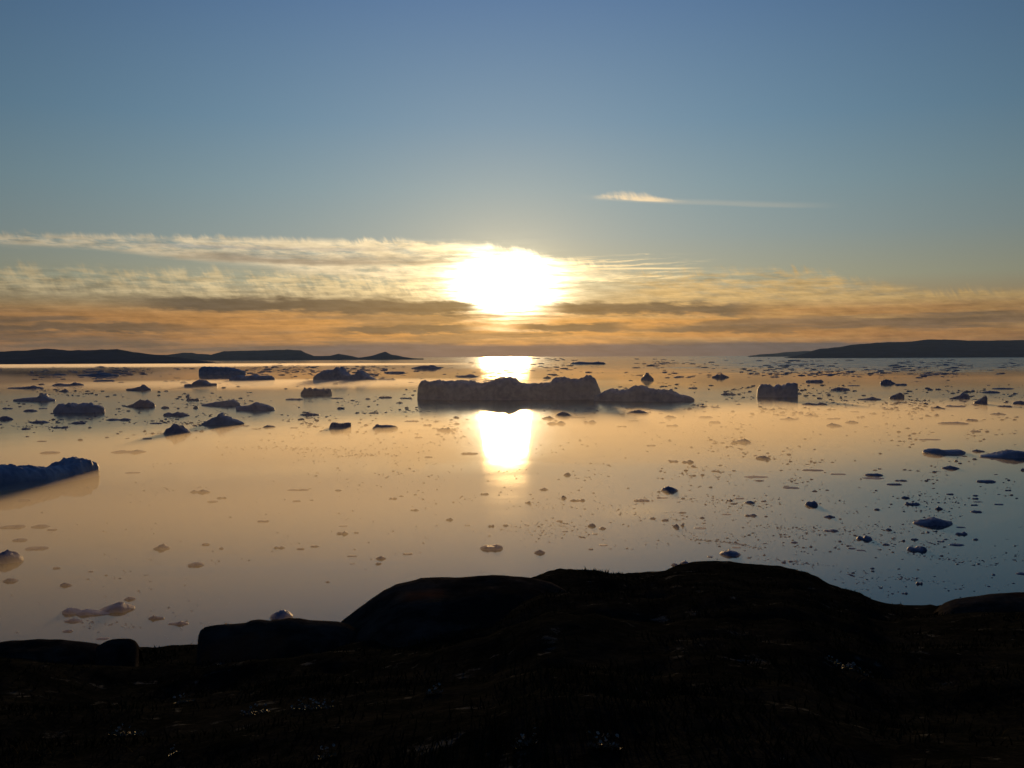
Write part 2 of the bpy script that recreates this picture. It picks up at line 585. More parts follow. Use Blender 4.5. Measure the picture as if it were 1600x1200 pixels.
BIG = [
    ('the long main iceberg', 'long grey flat-topped iceberg sitting directly in front of the sun reflection', 643, 625, 941, 625, 36, MAIN, .22),
    ('the tapering dark iceberg', 'dark iceberg tapering to a low point, touching the long flat-topped one', 924, 627, 1084, 628, 24, SEC, .3),
    ('the large bluish ice ridge', 'large dark blue ice ridge with raised broken end, cut off by the frame edge', -190, 792, 185, 744, 41, [(s, v) for s, v in
        [(0, .5), (.2, .75), (.45, .92), (.5, .95), (.56, 1), (.6, .86), (.66, .78), (.74, .66), (.79, .64), (.83, .78), (.88, .92), (.925, .97), (.94, .78), (.97, .70), (.99, .55), (1, .1)]], .24),
    ('the square iceberg', 'compact square-ended dark blue iceberg standing alone, notched along its top', 1185, 621, 1249, 621, 21, SQ, .5),
    ('the twin-peaked iceberg', 'twin-peaked iceberg rising from the mist between small floes', 482, 595, 584, 595, 21,
        [(0, .15), (.05, .45), (.12, .5), (.2, .78), (.28, .8), (.36, .86), (.41, 1.1), (.45, 1), (.50, .62), (.60, .38), (.68, .5), (.73, .85), (.79, .72), (.85, .4), (.93, .2), (1, .1)], .35),
    ('the stepped misty iceberg', 'low stepped iceberg in mist just below the twin-peaked one', 472, 618, 522, 617, 12, 'crown', .45),
    ('the blocky dark iceberg', 'blocky nearly black iceberg with a crenellated top', 75, 645, 156, 645, 15, 'crown', .4),
    ('the fin-backed floe', 'dark low floe with one pointed fin near its end', 14, 627, 79, 627, 12, [(0, .15), (.15, .3), (.3, .42), (.5, .45), (.62, .55), (.7, .9), (.74, 1), (.78, .5), (.86, .3), (1, .15)], .4),
    ('the spiky iceberg', 'spiky little iceberg with a narrow tooth on its summit', 310, 664, 377, 664, 17, [(0, .1), (.15, .35), (.28, .62), (.4, .7), (.44, 1), (.5, .98), (.53, .7), (.62, .78), (.7, .6), (.85, .35), (1, .1)], .4),
    ('the pale rounded iceberg', 'pale mauve rounded iceberg, smooth like a loaf', 249, 679, 290, 679, 17, 'dome', .8),
    ('the humped twin floe', 'dark floe with a hump and a long thin tail, beneath the pale misty slab', 364, 641, 426, 641, 12, [(0, .45), (.2, .5), (.4, .7), (.5, 1), (.6, .8), (.8, .6), (1, .2)], .4),
    ('the long low floe', 'long low wedge floe touching the dark humped one', 310, 634, 372, 634, 9, [(0, .2), (.3, .5), (.6, .9), (.8, 1), (.95, .5), (1, .2)], .4),
    ('the pale tabular iceberg', 'pale flat tabular iceberg fading into the horizon mist', 304, 584, 378, 584, 11, [(0, .7), (.1, 1), (.3, .95), (.5, .9), (.7, .8), (.85, .55), (1, .2)], .3),
    ('the ragged dark ridge', 'ragged dark ice ridge in the misty distance below the hills', 352, 595, 424, 595, 9, 'crown', .35),
    ('the wedge iceberg', 'grey-blue wedge iceberg near the pale misty mound', 192, 636, 237, 636, 11, [(0, .1), (.2, .3), (.4, .7), (.55, 1), (.7, .9), (.9, .7), (1, .2)], .5),
    ('the faded mound', 'faded blue-grey mound of ice half lost in mist', 192, 610, 231, 610, 9, 'peak', .5),
    ('the stacked misty slab', 'misty two-step ice slab with a bump on top', 282, 604, 334, 604, 10, [(0, .3), (.3, .35), (.35, .8), (.5, 1), (.65, .9), (.75, .5), (1, .4)], .45),
    ('the cut slab', 'small tabular ice slab with one vertical cut face', 516, 671, 551, 670, 10, [(0, .2), (.08, .7), (.2, .95), (.5, 1), (.8, 1), (.98, 1), (1, .8)], .6),
    ('the notched slab', 'small flat slab with a pointed notch near its front, beside the cut slab', 579, 671, 620, 671, 9, [(0, .2), (.12, .5), (.2, 1), (.3, .75), (.6, .7), (.9, .6), (1, .2)], .6),
    ('the dark domed floe', 'dark blue domed floe like a turtle shell, biggest on the blue water', 1439, 822, 1498, 821, 16, [(0, .15), (.15, .5), (.35, .85), (.5, 1), (.65, .95), (.77, .6), (.82, .4), (.95, .35), (1, .15)], .75),
    ('the broken dark floe', 'broken two-lump dark floe on the blue water', 1425, 862, 1454, 861, 11, 'lumps', .8),
    ('the purple oval floe', 'purple oval floe close above the rocky crest', 1127, 869, 1161, 869, 11, 'dome', .9),
    ('the lone purple slab', 'purple-grey oval slab alone on calm water above the dome rock', 749, 860, 786, 860, 11, 'flat', .9),
    ('the pink lump', 'pinkish rounded lump of ice on golden water', 1034, 768, 1061, 768, 10, 'dome', .9),
    ('the long pinkish floe', 'long pinkish floe cut off by the frame edge', 1540, 716, 1630, 716, 13, [(0, .15), (.25, .35), (.4, .8), (.55, 1), (.75, .8), (1, .3)], .5),
    ('the wide mauve floe', 'wide low mauve floe with a short raised crest', 1451, 710, 1517, 709, 9, [(0, .3), (.15, .9), (.35, 1), (.5, .55), (.7, .6), (.85, .7), (1, .2)], .5),
    ('the notched chunk', 'small notched iceberg shaped like a boot', 1524, 632, 1545, 632, 12, [(0, .3), (.3, .4), (.5, .6), (.65, .95), (.95, 1), (1, .6)], .7),
    ('the grey pyramid floe', 'grey pyramid-shaped floe beyond the rocks, beside a low two-humped one', 150, 959, 208, 956, 19, [(0, .1), (.2, .4), (.4, .8), (.52, 1), (.65, .9), (.8, .55), (1, .12)], .8),
    ('the two-humped floe', 'long low two-humped floe beside the grey pyramid-shaped floe', 91, 960, 166, 962, 10, [(0, .4), (.1, 1), (.22, .8), (.35, .4), (.5, .9), (.65, .6), (.85, .3), (1, .1)], .3),
    ('the big pink lump', 'big blurred pinkish ice lump cut off by the frame edge', -24, 882, 31, 880, 26, 'dome', .8),
    ('the rounded floe by the rocks', 'pale rounded floe lying just behind the low rock block', 418, 968, 454, 968, 17, 'dome', .9),
    ('the hat-shaped floe', 'dark hat-shaped floe on the dull brown water', 236, 859, 262, 859, 10, [(0, .15), (.25, .45), (.45, 1), (.6, .95), (.75, .5), (1, .15)], .7),
    ('the oval brown floe', 'dark oval floe on the dull brown water, wider than it is tall', 291, 886, 318, 885, 8, 'flat', .9),
    ('the dome on the far water', 'dark little dome iceberg with a narrow top, far out among thin floes', 1000, 594, 1022, 594, 11, [(0, .1), (.25, .5), (.4, 1), (.55, .95), (.75, .6), (1, .2)], .7),
    ('the lens-shaped floe', 'lens-shaped floe close in front of the tapering iceberg', 979, 647, 1015, 647, 6, 'dome', .6),
    ('the hooded floe', 'hooded dark floe sloping up to a blunt face', 1391, 623, 1415, 623, 9, [(0, .2), (.3, .55), (.6, .95), (.85, 1), (.97, .7), (1, .2)], .7),
    ('the dark shark-fin floe', 'dark floe rising like a shark fin', 1489, 623, 1519, 623, 9, [(0, .1), (.3, .4), (.5, .65), (.65, 1), (.75, .9), (.9, .6), (1, .2)], .6),
    ('the brown-lit floe', 'golden-brown floe at the bright edge of the sun glitter', 867, 651, 894, 651, 7, 'dome', .6),
    ('the star-shaped floe', 'ragged star-shaped dark floe on the blue water', 1336, 843, 1362, 845, 10, 'lumps', .8),
    ('the dark block', 'dark square little block above the blue water', 1264, 791, 1282, 790, 9, 'flat', .8),
]
LAND = []
for k, (ref, lab, xl, yl, xr, yr, h, pr, dp) in enumerate(BIG):
    rnd = random.Random(100 + k)
    big = abs(xr - xl) > 60
    o = ice_body('iceberg' if (h >= 11 and yl < 690) or big and yl < 800 else 'ice_floe', xl, yl, xr, yr, rprof(pr, rnd), h * (1 if yl < 690 or big else .8), 3.1 + k * 1.7, ICE if big else ICE_S, dp,
                 steep=6 if big else 4, rough=.07 if abs(xr - xl) > 120 else .075 if abs(xr - xl) > 45 else .12)
    tag(o, lab, 'iceberg' if o.name.startswith('iceberg') else 'ice floe')
    LAND.append((ref, ((xl + xr) / 2, (yl + yr) / 2), o))

# smaller ice, traced one by one: x left, x right, waterline y, height, shape
SMALL = """
110 170 587 7 peak;78 102 586 2 flat;3 58 607 6 peak;75 125 603 7 lumps;140 172 596 4 flat;89 104 612 6 peak;0 15 639 3 flat;33 55 643 5 dome;
58 72 639 2 flat;-8 16 656 8 dome;40 71 661 5 dome;108 131 662 4 flat;160 200 657 5 lumps;78 104 669 4 lumps;31 46 671 3 flat;249 290 650 9 lumps;
250 263 638 5 dome;289 309 626 6 crown;301 310 638 5 dome;220 235 686 3 flat;55 86 709 5 flat;167 222 708 7 lumps;294 326 770 7 lumps;
320 338 785 4 dome;337 353 779 4 lumps;25 45 783 4 flat;190 215 740 3 flat;584 614 594 4 flat;444 472 625 4 flat;465 497 649 8 peak;
514 535 623 3 flat;571 580 624 3 dome;591 613 622 4 crown;622 642 623 3 flat;618 629 630 4 peak;525 538 639 4 flat;575 590 646 2 flat;
408 428 668 5 dome;451 464 669 2 flat;631 655 659 3 flat;660 675 665 3 flat;682 704 673 7 crown;707 717 653 4 dome;708 719 663 3 dome;
647 660 684 3 flat;719 747 710 5 flat;662 675 715 3 flat;446 481 767 4 lumps;522 533 767 3 flat;456 470 784 3 flat;607 620 780 4 lumps;622 631 776 2 flat;
640 654 798 4 lumps;636 680 576 7 dome;595 625 583 4 flat;710 748 589 4 dome;880 930 569 5 crown;850 862 591 5 peak;1037 1058 653 5 dome;
846 867 655 6 dome;854 885 663 7 lumps;890 915 653 3 flat;910 932 661 6 lumps;981 999 658 2 flat;963 980 667 3 lumps;1029 1041 661 2 flat;1041 1061 666 4 lumps;
1093 1116 653 4 flat;1107 1127 661 4 flat;1126 1151 617 5 dome;1110 1125 637 2 flat;1112 1140 590 7 dome;1152 1176 692 8 dome;1142 1154 693 5 dome;1009 1025 697 3 flat;
1181 1206 717 7 dome;1046 1061 722 4 flat;1065 1085 723 6 lumps;1079 1087 729 3 flat;1165 1205 747 3 flat;881 893 743 7 dome;842 857 766 5 dome;
877 886 779 6 dome;890 915 783 6 lumps;820 830 786 6 peak;991 1017 784 6 flat;1025 1045 779 3 flat;1135 1147 783 4 lumps;1148 1165 780 3 flat;
1165 1182 787 6 dome;1142 1152 788 3 flat;1190 1199 784 3 flat;1260 1289 597 5 flat;1296 1329 610 7 dome;1325 1346 603 2 flat;1375 1400 600 9 flat;
1400 1420 602 4 flat;1343 1380 625 7 peak;1254 1295 633 6 lumps;1506 1522 613 6 peak;1539 1568 614 5 dome;1552 1588 608 3 flat;1586 1612 632 8 dome;
1455 1478 639 7 peak;1479 1512 636 4 flat;1560 1584 636 4 flat;1461 1471 609 3 flat;1220 1250 656 6 peak;1258 1274 650 5 peak;1294 1316 655 3 flat;
1321 1343 661 5 dome;1292 1317 666 6 dome;1470 1519 663 5 flat;1514 1532 658 5 flat;1520 1535 675 4 flat;1520 1541 706 5 dome;1475 1502 733 7 dome;
1355 1384 744 7 flat;1351 1386 749 3 flat;1399 1420 752 4 lumps;1387 1412 758 4 flat;1226 1252 764 4 flat;1530 1561 754 6 flat;1410 1424 779 5 dome;
1415 1440 789 6 flat;1462 1475 796 8 peak;1366 1376 797 4 dome;1572 1582 767 3 flat;1520 1530 775 3 dome;1520 1531 780 3 flat;1522 1538 785 2 flat;
1518 1530 790 3 flat;1520 1537 801 5 flat;1288 1307 809 7 peak;1289 1313 831 6 lumps;1385 1395 829 5 dome;1496 1511 825 3 flat;1496 1515 836 8 lumps;
1424 1437 844 4 flat;1410 1416 846 5 dome;1379 1392 852 4 dome;1486 1510 853 5 flat;1521 1530 844 4 dome;1465 1477 847 3 flat;1326 1339 858 3 flat;
1339 1354 861 3 flat;1236 1249 849 4 dome;1221 1229 880 4 flat;1232 1239 878 3 flat;1360 1368 889 3 dome;1361 1367 893 3 flat;1432 1443 913 7 lumps;1409 1420 928 4 lumps;
1590 1614 898 5 dome;918 932 823 7 dome;935 948 827 5 dome;834 852 865 8 dome;1051 1062 824 7 dome;1063 1070 822 5 dome;1016 1026 811 4 flat;1034 1046 814 4 flat;
1093 1102 810 4 dome;1086 1106 827 3 flat;1096 1104 818 2 flat;1165 1185 807 6 lumps;1129 1145 805 2 flat;1144 1160 857 2 flat;1049 1062 884 6 dome;1062 1078 882 8 dome;
936 951 853 3 flat;905 915 840 3 flat;919 927 859 3 flat;880 888 831 2 flat;925 935 835 2 flat;426 445 857 5 lumps;462 475 859 4 flat;484 496 855 4 flat;
524 543 835 7 lumps;528 542 823 2 flat;552 560 833 3 flat;541 558 870 3 flat;586 603 874 7 dome;586 596 882 5 dome;628 645 867 4 flat;545 555 882 2 flat;
696 708 813 5 dome;763 773 823 5 lumps;785 795 822 4 dome;508 515 910 3 dome;750 764 773 4 flat;400 420 816 4 flat;313 326 852 5 flat;341 349 858 4 dome;
80 93 889 4 flat;136 144 894 3 flat;91 110 916 8 dome;191 209 938 8 dome;230 255 968 11 peak;260 293 977 9 peak;96 125 973 8 dome;43 73 825 7 dome;
-5 33 826 8 flat;70 86 829 4 flat;33 69 860 8 flat;15 38 846 7 flat;0 24 910 9 dome;95 112 988 5 flat;147 168 1000 5 flat;378 389 666 2 flat;
760 790 576 3 flat;985 1003 606 3 flat;1075 1090 607 3 flat;1190 1200 640 3 flat;1440 1475 688 3 flat;1255 1290 736 4 flat;1300 1325 742 3 flat;
55 70 690 2 flat;230 250 662 3 flat;1550 1575 648 3 flat;1380 1395 640 3 flat;1595 1604 735 4 dome;1330 1345 644 2 flat;980 1000 612 2 flat;
1180 1196 752 3 dome;1060 1074 802 3 dome;1105 1115 871 3 flat;868 880 815 3 dome;725 735 822 2 flat;1555 1570 789 3 flat;1480 1492 773 3 flat
"""
SH = {'flat': 'flat', 'dome': 'rounded', 'peak': 'peaked', 'lumps': 'lumpy', 'crown': 'jagged'}
ORD = ['nearest', 'second', 'third', 'fourth', 'fifth', 'sixth', 'seventh', 'eighth', 'ninth', 'tenth', 'eleventh', 'twelfth', 'thirteenth']


def direction(dx, dy):
    if abs(dy) * 2.2 > abs(dx):
        return 'beyond' if dy < 0 else 'in front of'
    return 'left of' if dx < 0 else 'right of'


items = []
for q in SMALL.replace('\n', '').split(';'):
    a, b_, c_, d_, kd = q.split()
    items.append([float(a), float(b_), float(c_), float(d_), kd])
cells = {}
for k, it in enumerate(items):
    cx = (it[0] + it[1]) / 2
    best = min(LAND, key=lambda L: math.hypot(cx - L[1][0], (it[2] - L[1][1]) * 2.2))
    dx, dy = cx - best[1][0], it[2] - best[1][1]
    w = it[1] - it[0]
    size = 'tiny' if w < 14 else 'small' if w < 26 else 'mid-sized'
    key = (size, SH[it[4]], direction(dx, dy), best[0])
    cells.setdefault(key, []).append((math.hypot(dx, dy * 2.2), k))
labels = {}
for (size, sh, dr, ref), l in cells.items():
    l.sort()
    noun = 'ice floe' if sh == 'flat' else 'ice chunk'
    for n_, (_, k) in enumerate(l):
        pre = '' if len(l) == 1 else ORD[n_] + ' '
        labels[k] = (f"{size} {sh} {noun} {dr} {ref}" if len(l) == 1 else
                     f"{size} {sh} {noun}, {'nearest' if n_ == 0 else ORD[n_] + ' nearest'} of its kind {dr} {ref}")
for k, (x0, x1, y, h, kd) in enumerate(items):
    rnd = random.Random(k)
    w = x1 - x0
    o = ice_body('ice_floe' if kd == 'flat' else 'ice_chunk', x0, y, x1, y + rnd.uniform(-.2, .2), rprof(kd, rnd), h * .66, 50 + k * 1.31, ICE_S,
                 {'flat': .75, 'dome': .7}.get(kd, .55) * rnd.uniform(.75, 1.2), steep=3.0, rough=.2)
    tag(o, labels[k], 'ice floe' if kd == 'flat' else 'ice chunk', 'small ice pieces scattered over the fjord')

# ---- brash ice: countless bits too small to tell apart
bv, bf = [], []
rnd = random.Random(5)


def bit(px, py, wpx):
    c = on_water(px, py)
    m = c.y / FPX
    r = wpx * m * .5
    hh = r * rnd.uniform(.15, .5) * (.45 if py < 600 else 1)
    n = 7
    b0 = len(bv)
    a0 = rnd.random() * 6
    ell = rnd.uniform(.45, 1)
    rr = [r * rnd.uniform(.7, 1.15) for _ in range(n)]
    for ring, (k, z) in enumerate(((1.0, -.1 * hh), (.85, .6 * hh), (.4, hh))):
        for i in range(n):
            a = a0 + i * 2 * math.pi / n
            bv.append((c.x + rr[i] * k * math.cos(a), c.y + rr[i] * k * ell * math.sin(a), z * rnd.uniform(.8, 1.1) if ring else z))
    bv.append((c.x, c.y, hh * rnd.uniform(.7, 1.2)))
    for ring in (0, 1):
        for i in range(n):
            j = (i + 1) % n
            bf.append((b0 + ring * n + i, b0 + ring * n + j, b0 + (ring + 1) * n + j, b0 + (ring + 1) * n + i))
    for i in range(n):
        bf.append((b0 + 2 * n + i, b0 + 2 * n + (i + 1) % n, b0 + 3 * n))


def field(n, x0, x1, y0, y1, w0, w1, clump=.5, sc=.02, seed=0.0):
    made = tries = 0
    while made < n and tries < n * 12:
        tries += 1
        x, y = rnd.uniform(x0, x1), rnd.uniform(y0, y1)
        dn = noise.fractal(Vector((x * sc * .5, y * sc * 2.2, seed)), 1, 2, 3) * .5 + .5
        ex = min(1, (x - x0) / (.12 * (x1 - x0)), (x1 - x) / (.12 * (x1 - x0)))
        ey = min(1, (y - y0) / (.2 * (y1 - y0)), (y1 - y) / (.2 * (y1 - y0)))
        if rnd.random() < max(.05, (dn - clump) * 4) * max(.1, min(ex, ey)):
            bit(x, y, w0 + (w1 - w0) * rnd.random() ** 3)
            made += 1


field(1300, 830, 1680, 560, 592, 2, 15, .42, .02, 1)
field(1300, -60, 900, 564, 602, 2, 14, .5, .02, 2)
field(1500, 820, 1680, 592, 660, 1.5, 9, .45, .03, 3)
field(1300, -60, 760, 600, 690, 1.5, 8, .5, .03, 4)
field(700, 400, 1250, 660, 790, 1.2, 6, .5, .02, 5)
field(800, 1000, 1680, 640, 780, 1.5, 8, .5, .02, 6)
field(1700, 760, 1560, 765, 860, 1.2, 5, .45, .02, 7)
field(700, 1050, 1660, 800, 940, 1.3, 7, .5, .02, 8)
field(420, -60, 800, 690, 900, 1.2, 5, .5, .02, 9)
field(160, -60, 420, 880, 1010, 1.5, 6, .5, .02, 10)
for cx_, cy_, ln, sl_, cnt in ((480, 702, 90, .02, 130), (560, 711, 60, -.01, 90), (1240, 826, 50, .12, 60), (1255, 880, 40, .1, 60), (300, 660, 70, 0, 50), (1450, 870, 60, .12, 60),
                                (900, 640, 80, 0, 60), (1380, 632, 90, 0, 70), (60, 668, 70, .02, 50), (1420, 905, 40, .1, 50), (700, 600, 60, 0, 40), (150, 973, 60, .1, 40)):
    for k in range(cnt):
        q = rnd.gauss(0, .6)
        bit(cx_ + q * ln, cy_ + q * ln * sl_ + rnd.gauss(0, 2.0), rnd.uniform(1.2, 4.5))
for k in range(150):       # the curved string of fragments
    f = rnd.random()
    bit(1080 + 110 * f + rnd.gauss(0, 2), 844 + 14 * f * f + rnd.gauss(0, 1.2), rnd.uniform(1.2, 4))
brash = link_mesh('brash_ice', bv, bf, ICE_S, smooth=False)
tag(brash, 'scattered brash ice fragments floating all over the fjord', 'brash ice', kind='stuff')

# ------------------------------------------------------------------ the near hillside
RIDGE = [(-200, 1010), (-60, 1008), (0, 1004), (40, 1001), (150, 1006), (235, 1010), (270, 1007), (310, 1005), (530, 985), (640, 975), (760, 940), (830, 905), (850, 897), (880, 891), (930, 889), (970, 892),
         (1000, 894), (1040, 892), (1060, 884), (1080, 881), (1110, 879), (1140, 878), (1165, 881), (1185, 883), (1215, 884), (1240, 889), (1262, 894), (1280, 901), (1296, 911),
         (1315, 918), (1335, 923), (1352, 929), (1368, 936), (1386, 942), (1400, 945), (1440, 947), (1472, 948), (1520, 948), (1600, 950), (1800, 946)]


def ridge_d(px):
    return 24 + 3.5 * math.sin(px * .006 + 1) + (6 * math.exp(-((px - 1120) / 230) ** 2))


def ground_z(ux, y):
    """ux = x/y; height of the ground at forward distance y"""
    px = 800 + FPX * ux / 1.0
    a = -dep(px, lerp_prof(RIDGE, px))
    Rd = ridge_d(px)
    x = ux * y
    if y <= Rd:
        f = max(0.0, (y - 2.2) / (Rd - 2.2))
        drop = 1.62 + (a * Rd - 1.62) * (f ** 0.96)
        lim = a + (.42 - a) * 0.0
    else:
        g = (y - Rd) / Rd
        drop = a * y + Rd * (.55 * g * g / (g + .12))
    z = CAM_H - drop
    # hummocks, kept off the skyline itself
    q = Vector((x * .22, y * .22, 0))
    n = noise.fractal(q, 1, 2, 6) * .55 + noise.fractal(q * 5, 1, 2, 4) * .09
    k = min(1, max(0, abs(y - Rd) / 7)) * min(1, y / 12)
    z += n * (.12 + k * .5) * (1 if y < Rd else 1.6)
    return z


vs, fs = [], []
nu = 900
ys = []
y = -14.0
while y < 0: ys.append(y); y += 2
y = .6
while y < 190:
    ys.append(y)
    y *= 1.022 if y < 45 else 1.05
UM = 1.5
rows = 0
for yy in ys:
    for i in range(nu + 1):
        ux = -UM + 2 * UM * i / nu
        if yy <= 2.2:                                   # level ground under and behind the camera
            x = ux * 2.2 * (1 + (2.2 - yy) * 1.2)
            z = CAM_H - 1.62 + .05 * noise.fractal(Vector((x * .5, yy * .5, 0)), 1, 2, 4) + (-.02 * max(0, -yy))
        else:
            x = ux * yy
            z = ground_z(ux, yy)
            if yy > 120: z = min(z, -1 - (yy - 120) * .1)
        vs.append((x, yy, z))
for r_ in range(len(ys) - 1):
    for i in range(nu):
        a = r_ * (nu + 1) + i
        fs.append((a, a + 1, a + nu + 2, a + nu + 1))
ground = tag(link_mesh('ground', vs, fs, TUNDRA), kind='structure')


# rock outcrops: real bodies standing on the hillside
def outcrop(label, outline, base_y, dist, depth, seed, rough=.05):
    """outline: photo points of the rock's upper edge, seen at forward distance dist"""
    x0, x1 = outline[0][0], outline[-1][0]
    nx, ny = int(max(40, (x1 - x0) * .45)), 40
    vs, fs = [], []
    for i in range(nx + 1):
        px = x0 + (x1 - x0) * i / nx
        r = ray(px, lerp_prof(outline, px))
        zt = CAM_H + r.z * dist
        e = (1 - abs(2 * i / nx - 1) ** 4) ** .5
        for j in range(ny + 1):
            tt = -1 + 2 * j / ny
            y = dist + tt * depth * (e if tt < 0 else 1)
            x = r.x * dist + (r.x * (y - dist)) * .6
            g = ground_z(r.x, y) - .8
            q = Vector((x * .5, y * .5, seed))
            cs = max(0, 1 - abs(tt) ** 2.4) ** .62
            ztt = zt if y < dist else CAM_H + r.z * y - (y - dist) * .08
            z = g + (ztt - g) * cs
            n = noise.fractal(q, 1, 2, 6)
            n2 = noise.fractal(q * 4, 1, 2, 4)
            z += (rough * 3.2 * n * (1 - cs ** 6) + rough * .35 * n2)
            vs.append((x, y, z))
    for i in range(nx):
        for j in range(ny):
            a = i * (ny + 1) + j
            fs.append((a, a + ny + 1, a + ny + 2, a + 1))
    rim = [i * (ny + 1) for i in range(nx + 1)] + [nx * (ny + 1) + j for j in range(1, ny + 1)] + \
          [i * (ny + 1) + ny for i in range(nx - 1, -1, -1)] + [j for j in range(ny - 1, 0, -1)]
    fs.append(tuple(rim))
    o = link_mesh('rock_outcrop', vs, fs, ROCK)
    return tag(o, label, 'rock')


outcrop('great smooth dome of bedrock, largest rock on the dark hillside',
        [(524, 985), (532, 972), (545, 962), (560, 951), (578, 937), (600, 922), (618, 914), (640, 908), (658, 903), (672, 902), (690, 902), (712, 902.5), (740, 900.5),
         (768, 898.5), (790, 899), (815, 900.5), (835, 903), (862, 910), (890, 925), (905, 945)], 1020, 19.0, 5.0, 3.3)
outcrop('low blocky rock with a steep end, beside the great dome',
        [(309, 1012), (310, 996), (312, 986), (320, 980), (335, 977), (352, 975), (378, 973), (386, 972), (392, 969), (404, 968), (420, 970), (436, 968), (452, 965.5), (468, 966),
         (484, 969), (505, 970), (528, 971), (545, 975), (560, 985)], 1030, 17.5, 2.2, 8.3, .03)
outcrop('small round boulder in the dip of the skyline',
        [(150, 1012), (158, 1006), (166, 1002), (176, 999), (192, 998), (204, 998), (211, 1001), (215, 1007), (217, 1013)], 1020, 19.0, .9, 5.1, .02)
outcrop('long low rock swell at the dark hillside edge beyond the dip',
        [(-160, 1010), (-60, 1006), (-20, 1006), (0, 1003), (15, 1001), (38, 1000), (58, 998.5), (80, 999), (100, 999.5), (125, 1002), (150, 1006), (175, 1012)], 1030, 20.0, 2.4, 9.7, .03)
outcrop('low rounded rock shoulder with a short notch before it, facing the blue water',
        [(1466, 955), (1472, 946), (1480, 940), (1492, 936), (1512, 933), (1530, 931), (1550, 928), (1572, 926), (1600, 925), (1640, 925), (1760, 930), (1800, 950)], 1000, 21.0, 2.6, 6.6, .03)

# ------------------------------------------------------------------ tundra plants
gv, gf = [], []
rnd = random.Random(11)


def gz(x, y):
    return ground_z(x / y, y)


for k in range(40000):
    y = 3.6 + 28 * rnd.random() ** 1.5
    x = rnd.uniform(-.56, .56) * y
    dn = noise.fractal(Vector((x * .6, y * .6, 4)), 1, 2, 4)
    if y > ridge_d(800 + 1600 * x / y) - 2.5 and rnd.random() < .93: continue
    if dn < rnd.uniform(-.3, .35): continue
    z = gz(x, y) - .01
    hgt = rnd.uniform(.03, .10) * (1 + .6 * max(0, dn))
    a = rnd.random() * 6.28
    w = .0022 + .0006 * y
    lx, ly = rnd.gauss(0, .5) * hgt, rnd.gauss(0, .5) * hgt
    b0 = len(gv)
    gv += [(x - w * math.cos(a), y - w * math.sin(a), z), (x + w * math.cos(a), y + w * math.sin(a), z),
           (x + lx * .4 + w * .6 * math.cos(a), y + ly * .4 + w * .6 * math.sin(a), z + hgt * .6), (x + lx * .4 - w * .6 * math.cos(a), y + ly * .4 - w * .6 * math.sin(a), z + hgt * .6),
           (x + lx, y + ly, z + hgt)]
    gf += [(b0, b0 + 1, b0 + 2, b0 + 3), (b0 + 3, b0 + 2, b0 + 4)]
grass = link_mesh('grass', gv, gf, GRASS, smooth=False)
tag(grass, 'short dark tundra grass covering the near hillside', 'grass', kind='stuff')


def on_ground(px, py):
    r = ray(px, py)
    y = 3.0
    while y < 30:
        if CAM_H + r.z * y <= ground_z(r.x, y): break
        y += .02
    return Vector((r.x * y, y, ground_z(r.x, y)))


def flower_mesh():
    vs, fs = [], []
    for k in range(6):
        a = k * math.pi / 3
        b0 = len(vs)
        c, s = math.cos(a), math.sin(a)
        for (r, wv, z) in ((.0, .15, 0), (.6, .5, .35), (1.0, .3, .6)):
            vs += [(c * r - s * wv, s * r + c * wv, z), (c * r + s * wv, s * r - c * wv, z)]
        fs += [(b0, b0 + 1, b0 + 3, b0 + 2), (b0 + 2, b0 + 3, b0 + 5, b0 + 4)]
    me = bpy.data.meshes.new('flower_head')
    me.from_pydata([(x * .011, y * .011, z * .011) for x, y, z in vs], [], fs)
    me.materials.append(PETAL)
    return me


FM = flower_mesh()


def clump(label, px, py, wpx, n, seed):
    rnd = random.Random(seed)
    c = on_ground(px, py)
    root = bpy.data.objects.new('flowering_plant', None)
    COL.objects.link(root)
    root.location = c
    tag(root, label, 'plant')
    rad = wpx * c.y / FPX * .5
    lv, lf, sv, sf = [], [], [], []
    for k in range(60 + n * 8):
        a, q = rnd.random() * 6.28, rnd.random() ** .5
        x, y = rad * q * math.cos(a), rad * q * math.sin(a) * .5
        z = gz(c.x + x, c.y + y) - c.z
        b0 = len(lv)
        L, wd, ang = rnd.uniform(.012, .03), rnd.uniform(.004, .008), rnd.random() * 6.28
        dx, dy, dz = L * math.cos(ang), L * math.sin(ang), L * rnd.uniform(.4, 1.2)
        lv += [(x, y, z), (x + dx * .5 - wd * math.sin(ang), y + dy * .5 + wd * math.cos(ang), z + dz * .6),
               (x + dx, y + dy, z + dz), (x + dx * .5 + wd * math.sin(ang), y + dy * .5 - wd * math.cos(ang), z + dz * .6)]
        lf.append((b0, b0 + 1, b0 + 2, b0 + 3))
    for k in range(n):
        a, q = rnd.random() * 6.28, rnd.random() ** .6
        x, y = rad * q * math.cos(a), rad * q * math.sin(a) * .5
        z = gz(c.x + x, c.y + y) - c.z
        hs = rnd.uniform(.03, .08)
        b0 = len(sv)
        sv += [(x - .0012, y, z), (x + .0012, y, z), (x + .001, y, z + hs), (x - .001, y, z + hs)]
        sf.append((b0, b0 + 1, b0 + 2, b0 + 3))
        f = bpy.data.objects.new('flower_head', FM)
        COL.objects.link(f)
        f.parent = root
        f.location = (x, y, z + hs)
        f.rotation_euler = (rnd.uniform(-.9, .9), rnd.uniform(-.9, .9), rnd.random() * 6)
        sc_ = rnd.uniform(.6, 1.2) * (.6 + .05 * c.y)
        f.scale = (sc_, sc_, sc_)
    nb = len(lv)
    link_mesh('leaves', lv + sv, lf + [tuple(i + nb for i in f_) for f_ in sf], LEAF, root, smooth=False)


